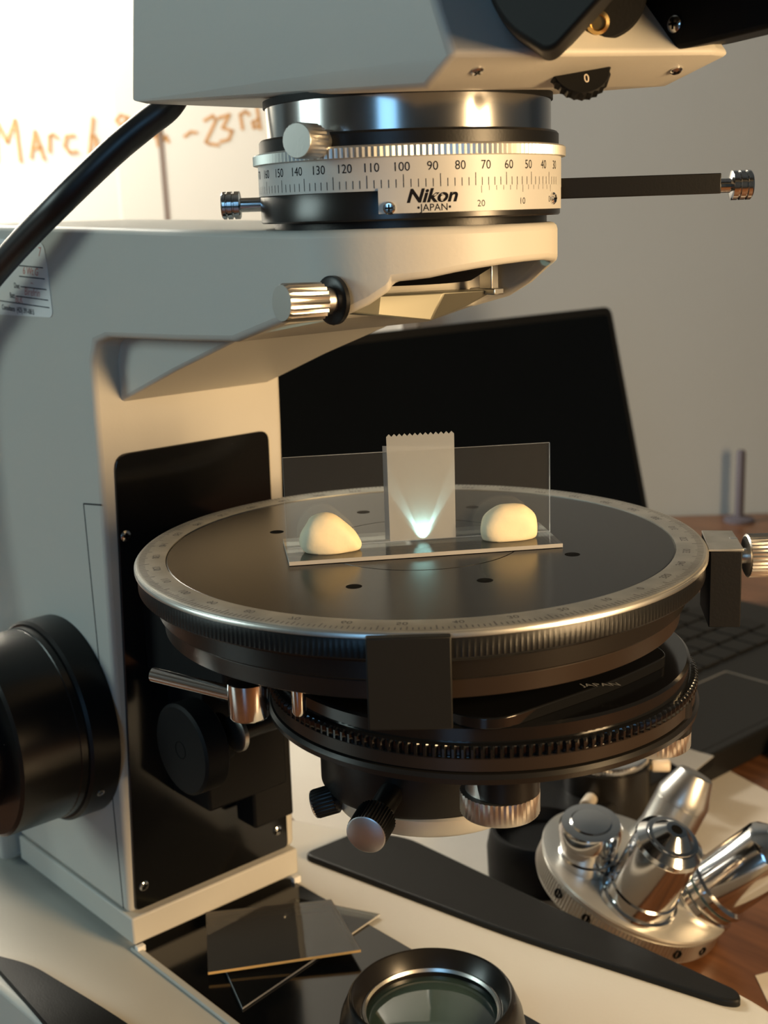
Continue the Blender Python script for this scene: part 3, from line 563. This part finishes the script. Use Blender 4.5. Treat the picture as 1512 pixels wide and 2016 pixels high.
def spow(a, p): return math.copysign(abs(a)**p, a)
def sh1(x, y, z):
    t = (x+1)/2; w = .05*math.sin(6*x+2*y)*math.cos(4*z+y)
    H = (1-.9*max(0, .18-t)) if t < .45 else 1-.62*((t-.45)/.55)**1.35
    zz = (spow(z, .85)+.62)/1.62
    return spow(x, .85)*(1+w)*(1-.06*max(0, zz)), spow(y, .9)*(1+w)*(1-.35*max(0, t-.5)), zz*H
def sh2(x, y, z):
    t = (x+1)/2; w = .035*math.sin(4*x+3*y+1)*math.cos(5*z)
    H = 1-.28*max(0, .42-t)**1.2*1.6 if t < .42 else 1-.22*max(0, t-.72)*2
    zz = (spow(z, .8)+.62)/1.62
    return spow(x, .72)*(1+w)*(1-.10*max(0, zz-.4)), spow(y, .9)*(1+w), zz*H
clay(-25.6, -4.2, 8.8, 4.9, 11.0, sh1, 'cream clay lump at the left end of the slides, tapering to the right')
clay(25.0, -3.7, 8.3, 4.4, 10.0, sh2, 'cream clay lump at the right end of the slides, rounded like a loaf')

# ================================================================ polariser plates on the base
def plate4(pts, t, ms, label, name='polariser_plate', group=None):
    b_ = MB(); n_ = len(pts); vs = [Vector(p) for p in pts]+[Vector(p)+Vector((0, 0, t)) for p in pts]
    b_.add(vs, [(3, 2, 1, 0), (4, 5, 6, 7)]+[(i, (i+1) % 4, 4+(i+1) % 4, 4+i) for i in range(4)]); b_.m = [0, 0, 1, 1, 1, 1]
    c_ = sum(vs[:4], Vector())/4; return tag(b_.build(name, ms, None, c_, smooth=False), label, 'filter', group)
plate4([(-103, 24.8, -165.2), (-71, 40.2, -165.2), (-59.2, -31.2, -165.2), (-99, -16, -165.2)], .7, ['film', 'edge'], 'thin dark transparent plate lying flat on the glossy black base, underneath')
plate4([(-115.4, -8.2, -163.3), (-86.8, 29.6, -161.6), (-53, 15.6, -161.6), (-81.6, -29.8, -163.3)], 1.0, ['filmclear', 'goldedge'], 'square clear plate with amber front edge, uppermost on the black base')

# ================================================================ cable in front of the arm
pts = [(-90, -6, 175), (-86, -9, 150), (-83, -15, 135), (-82.4, -21, 125.9), (-87.8, -27, 120.1), (-93.3, -34, 113.6), (-100.6, -41, 105.6), (-109.5, -46.5, 97.8), (-125, -49, 89.5), (-146.2, -50.5, 78.8), (-171, -51.5, 65.7), (-192, -53, 52), (-206, -60, 30), (-216, -72, 0), (-222, -86, -50), (-226, -96, -120), (-226, -104, -175), (-226, -118, -194), (-226, -160, -196.2), (-230, -220, -196.2)]
def smooth_path(p, n_=6):
    P = [Vector(q) for q in p]; out_ = []
    for i in range(len(P)-1):
        p0_, p1_, p2_, p3_ = P[max(i-1, 0)], P[i], P[i+1], P[min(i+2, len(P)-1)]
        for k in range(n_):
            t = k/n_; out_.append(.5*((2*p1_)+(-p0_+p2_)*t+(2*p0_-5*p1_+4*p2_-p3_)*t*t+(-p0_+3*p1_-3*p2_+p3_)*t**3))
    return out_+[P[-1]]
b = MB(); b.tube(smooth_path(pts), 4.2, 20); tag(b.build('cable', 'cable', None, (-226, -150, -200)), 'thick black cable running diagonally from the head past the arm', 'cable')

# ================================================================ laptop
LP = thing('laptop', 'black laptop standing open on the table behind the stage', 'laptop', (-190, 337, -200))
b = MB(); b.prism(rounded([(-92, 172), (-92, 522), (-300, 522), (-300, 172)], 8), XY, -199.4, -184); b.build('keyboard_deck', 'laptop', LP, bevel=1.2, bseg=3)
b = MB(); zt, xt = 22, -366
def lidpt(y, q, t): d = Vector((-50, 0, 204)).normalized(); nn = Vector((d.z, 0, -d.x)); return tuple(Vector((-300, y, -186))+d*q+nn*t)
b.prism(rounded([(172, 0), (523, 0), (523, 212), (172, 212)], [0, 0, 8, 8]), lidpt, -7, 0); LID = b.build('lid', 'laptop', LP, bevel=1)
b = MB(); b.prism(rounded([(178, 10), (517, 10), (517, 206), (178, 206)], 3), lidpt, 0, .3); lb(b.build('screen', 'screen', LID), 'dark switched-off laptop screen')
b = MB(); b.prism(rounded([(-156, 282), (-156, 392), (-98, 392), (-98, 282)], 2), XY, -184.2, -183.8); TP = lb(b.build('trackpad', 'laptop', LP), 'slightly raised trackpad')
b = MB(); 
for p_, q_ in (((-156.4, 281.6), (-155.6, 392.4)), ((-156.4, 391.8), (-98, 392.6)), ((-156.4, 281.4), (-98, 282.2))): b.box((*p_, -184), (*q_, -183.7))
b.build('trackpad_border', 'lightgrey', TP)
b = MB(); b.prism(rounded([(-8.0, -8.0), (8.0, -8.0), (8.0, 8.0), (-8.0, 8.0)], 1.5, 2), XY, -183.9, -182.2)
kme = None
for r_ in range(6):
    for cidx in range(16):
        x = -176-r_*19; y = 192+cidx*18.6+(r_ % 2)*5
        if y > 506: continue
        if kme is None:
            k = MB(); k.prism(rounded([(x-8.2, y-8.2), (x+8.2, y-8.2), (x+8.2, y+8.2), (x-8.2, y+8.2)], 1.5, 2), XY, -184, -182.4); ko = k.build('key', 'key', LP, smooth=False); kme = ko; kx, ky = x, y
        else:
            o = ko.copy(); SC.collection.objects.link(o); o.parent = LP; o.location = ((x-kx)*.001, (y-ky)*.001, 0)
# small black block with grey top at the laptop's front corner
b = MB(); pz = [(-78.5, 248), (-101.5, 254), (-98, 271), (-83, 273)]
b.prism(pz, XY, -184, -178.6); BLK = b.build('small_box', 'matte', None, (-90, 262, -184), bevel=.3); tag(BLK, 'small black box with grey top at the front corner of the laptop', 'box')
b = MB(); b.prism(pz, XY, -178.7, -178.2); lb(b.build('box_top', 'lightgrey', BLK), 'grey top of the box')
b = MB(); b.lathe((-62, 345, -200), (0, 0, 1), [(18, 0), (21, 3), (22, 12), (20, 16), (8, 17)], 48); tag(b.build('container', 'matte', None, (-62, 345, -200)), 'dark round container at the right edge beside the laptop', 'container')

# ================================================================ detached nosepiece with objectives
NP = thing('objective_nosepiece', 'detached silver nosepiece with objectives lying tilted on the table', 'nosepiece', (-33, 146, -200))
TO = Vector((.743, -.669, 0))
nrm = (RH*.35+TO*.13+Vector((0, 0, .93))).normalized(); e1 = (RH-nrm*RH.dot(nrm)).normalized(); e2 = nrm.cross(e1)
NC = Vector((-33, 146, -172.5)); RN = 40.4
b = MB(); b.lathe(NC, nrm, [(37, -13.5), (38.8, -12.5), (39.2, -3.2), (40.0, -2.6), (40.4, -1.8), (40.2, -.8), (38.4, 0), (30, 1.8), (14, 4.2), (2, 4.8)], 256); TUR = b.build('turret_plate', 'whitemetal', NP, angle=25)
b = MB(); b.lathe(NC, nrm, [(38.8, -11.4), (39.7, -11.2), (39.7, -4.0), (39.0, -3.8)], 320, (1, 2, .35), cap=False); b.build('knurled_rim', 'alu', TUR)
for dg in (-150, -128, -72, -52):
    a = math.radians(dg); dr = e1*math.cos(a)+e2*math.sin(a); b = MB(); b.lathe(NC+dr*39.8-nrm*7.4, dr, [(1.9, -.6), (1.9, .15), (1.5, .2), (1.3, -.2), (.1, -.25)], 20); b.build('rim_hole', 'hole', TUR)
b = MB(); b.lathe(NC-nrm*13, -nrm, [(24, 0), (24, 8), (15, 14)], 48); b.build('mounting_boss', 'alu', TUR)
def obj_at(deg, tilt, rad=23.5):
    a = math.radians(deg); dr = e1*math.cos(a)+e2*math.sin(a); ax = (nrm*math.cos(math.radians(tilt))+dr*math.sin(math.radians(tilt))).normalized(); return NC+dr*rad+nrm*2.0, ax
def objective(deg, tilt, prof, mtl, lab, extra=(), rad=23.5):
    p_, ax = obj_at(deg, tilt, rad); b_ = MB(); b_.lathe(p_, ax, prof, 72); o = lb(b_.build('objective', mtl, NP, angle=25), lab)
    for nm, pr, mm, kn in extra:
        b_ = MB(); b_.lathe(p_, ax, pr, 96, kn); b_.build(nm, mm, o, angle=25)
    return o
objective(-103, 12, [(15, -1.5), (15.6, 0), (15.4, 3), (14.2, 3.4), (14, 8), (13.2, 8.6), (13.2, 31), (13.4, 31.4), (13.0, 33.2), (10.4, 35.6), (9.6, 35.8)], 'chrome', 'polished objective standing at the front of the nosepiece',
          (('front_element', [(9.8, 35.4), (9.6, 36.2), (8.2, 36.4), (4.6, 39.6), (4.0, 40), (2.2, 40.1)], 'chrome', None), ('front_lens', [(2.3, 40.05), (2.2, 40.16), (.1, 40.18)], 'hole', None)))
objective(-22, 24, [(14.4, -1.5), (15, 0), (14.6, 2.5), (13.4, 3), (13.2, 7), (14.6, 7.6), (14.6, 9.6), (12.8, 10.4), (12.8, 36), (12, 38), (8, 42), (7.4, 46)], 'chrome', 'polished objective leaning to the right of the nosepiece',
          (('coloured_band', [(13.35, 5.4), (13.6, 5.6), (13.6, 6.4), (13.3, 6.6)], 'lens', None),), 27.5)
objective(57, 17, [(13.0, -2), (13.2, 0), (12.0, 5), (11.4, 8), (11.4, 20), (11.2, 20.2), (11.4, 20.4), (11.4, 24), (7.6, 34.5), (6.6, 35)], 'alu', 'matt aluminium cone shaped objective at the back')
objective(-164, 19, [(11.4, -2), (12, 0), (11.8, 5.5), (11.0, 6), (11.0, 8.5), (11.6, 9), (11.6, 12), (12.4, 13), (12.5, 17.5), (11.6, 19.6), (8, 19.9)], 'chrome', 'short polished objective collar at the left of the nosepiece',
          (('front_cap', [(8.4, 19.8), (7.6, 20.3), (4, 20.6), (.1, 20.7)], 'chrome', None),), 24.5)
# lens unit with white pins, and a low black cap, both on the paper behind the nosepiece
LU = thing('lens_unit', 'black cylindrical lens unit with two white pins standing behind the nosepiece', 'lens unit', (-109, 220, -200))
UO = Vector((-109, 220, 0))
b = MB(); b.lathe(UO, (0, 0, 1), [(21, -199.7), (21.6, -199), (21.6, -171.6), (21, -171)], 96); LUB = b.build('barrel', 'satin', LU)
b = MB(); b.lathe(UO, (0, 0, 1), [(20.4, -171.2), (20.8, -170.8), (20.8, -168), (20.2, -167.4)], 160, (1, 2, .3)); lb(b.build('knurled_ring', 'chrome', LU), 'knurled chrome ring on top')
for dg, pz_ in ((-68, -182), (45, -174.6)):
    dr = Vector(pol(1, dg)); b = MB(); q_ = UO+Vector((0, 0, pz_))+dr*21; b.lathe(q_, dr, [(2.2, -1), (2.2, 2.5)], 24); b.build('pin_stem', 'brass', LU)
    b = MB(); b.lathe(q_, dr, [(2.9, 1.6), (3.1, 2), (3.1, 9.4), (2.7, 10)], 32); lb(b.build('pin', 'pin', LU), 'white nylon pin')
b = MB(); b.lathe((-91, 153, -199.7), (0, 0, 1), [(23, 0), (24, 1), (24.4, 14), (23, 21), (22, 22.5), (20.5, 22.7), (20, 20), (19, 17), (.5, 16.5)], 80); tag(b.build('black_cap', 'matte', None, (-91, 153, -199.7)), 'low round black cap with recessed top behind the right foot', 'cap')
b = MB(); b.tube([(-62, 178, -198.9), (-40, 216, -198.9), (-28, 262, -198.9)], .8, 10); tag(b.build('pen', 'matte', None, (-42, 214, -199.7)), 'thin black pen lying along the paper edge behind the nosepiece', 'pen')
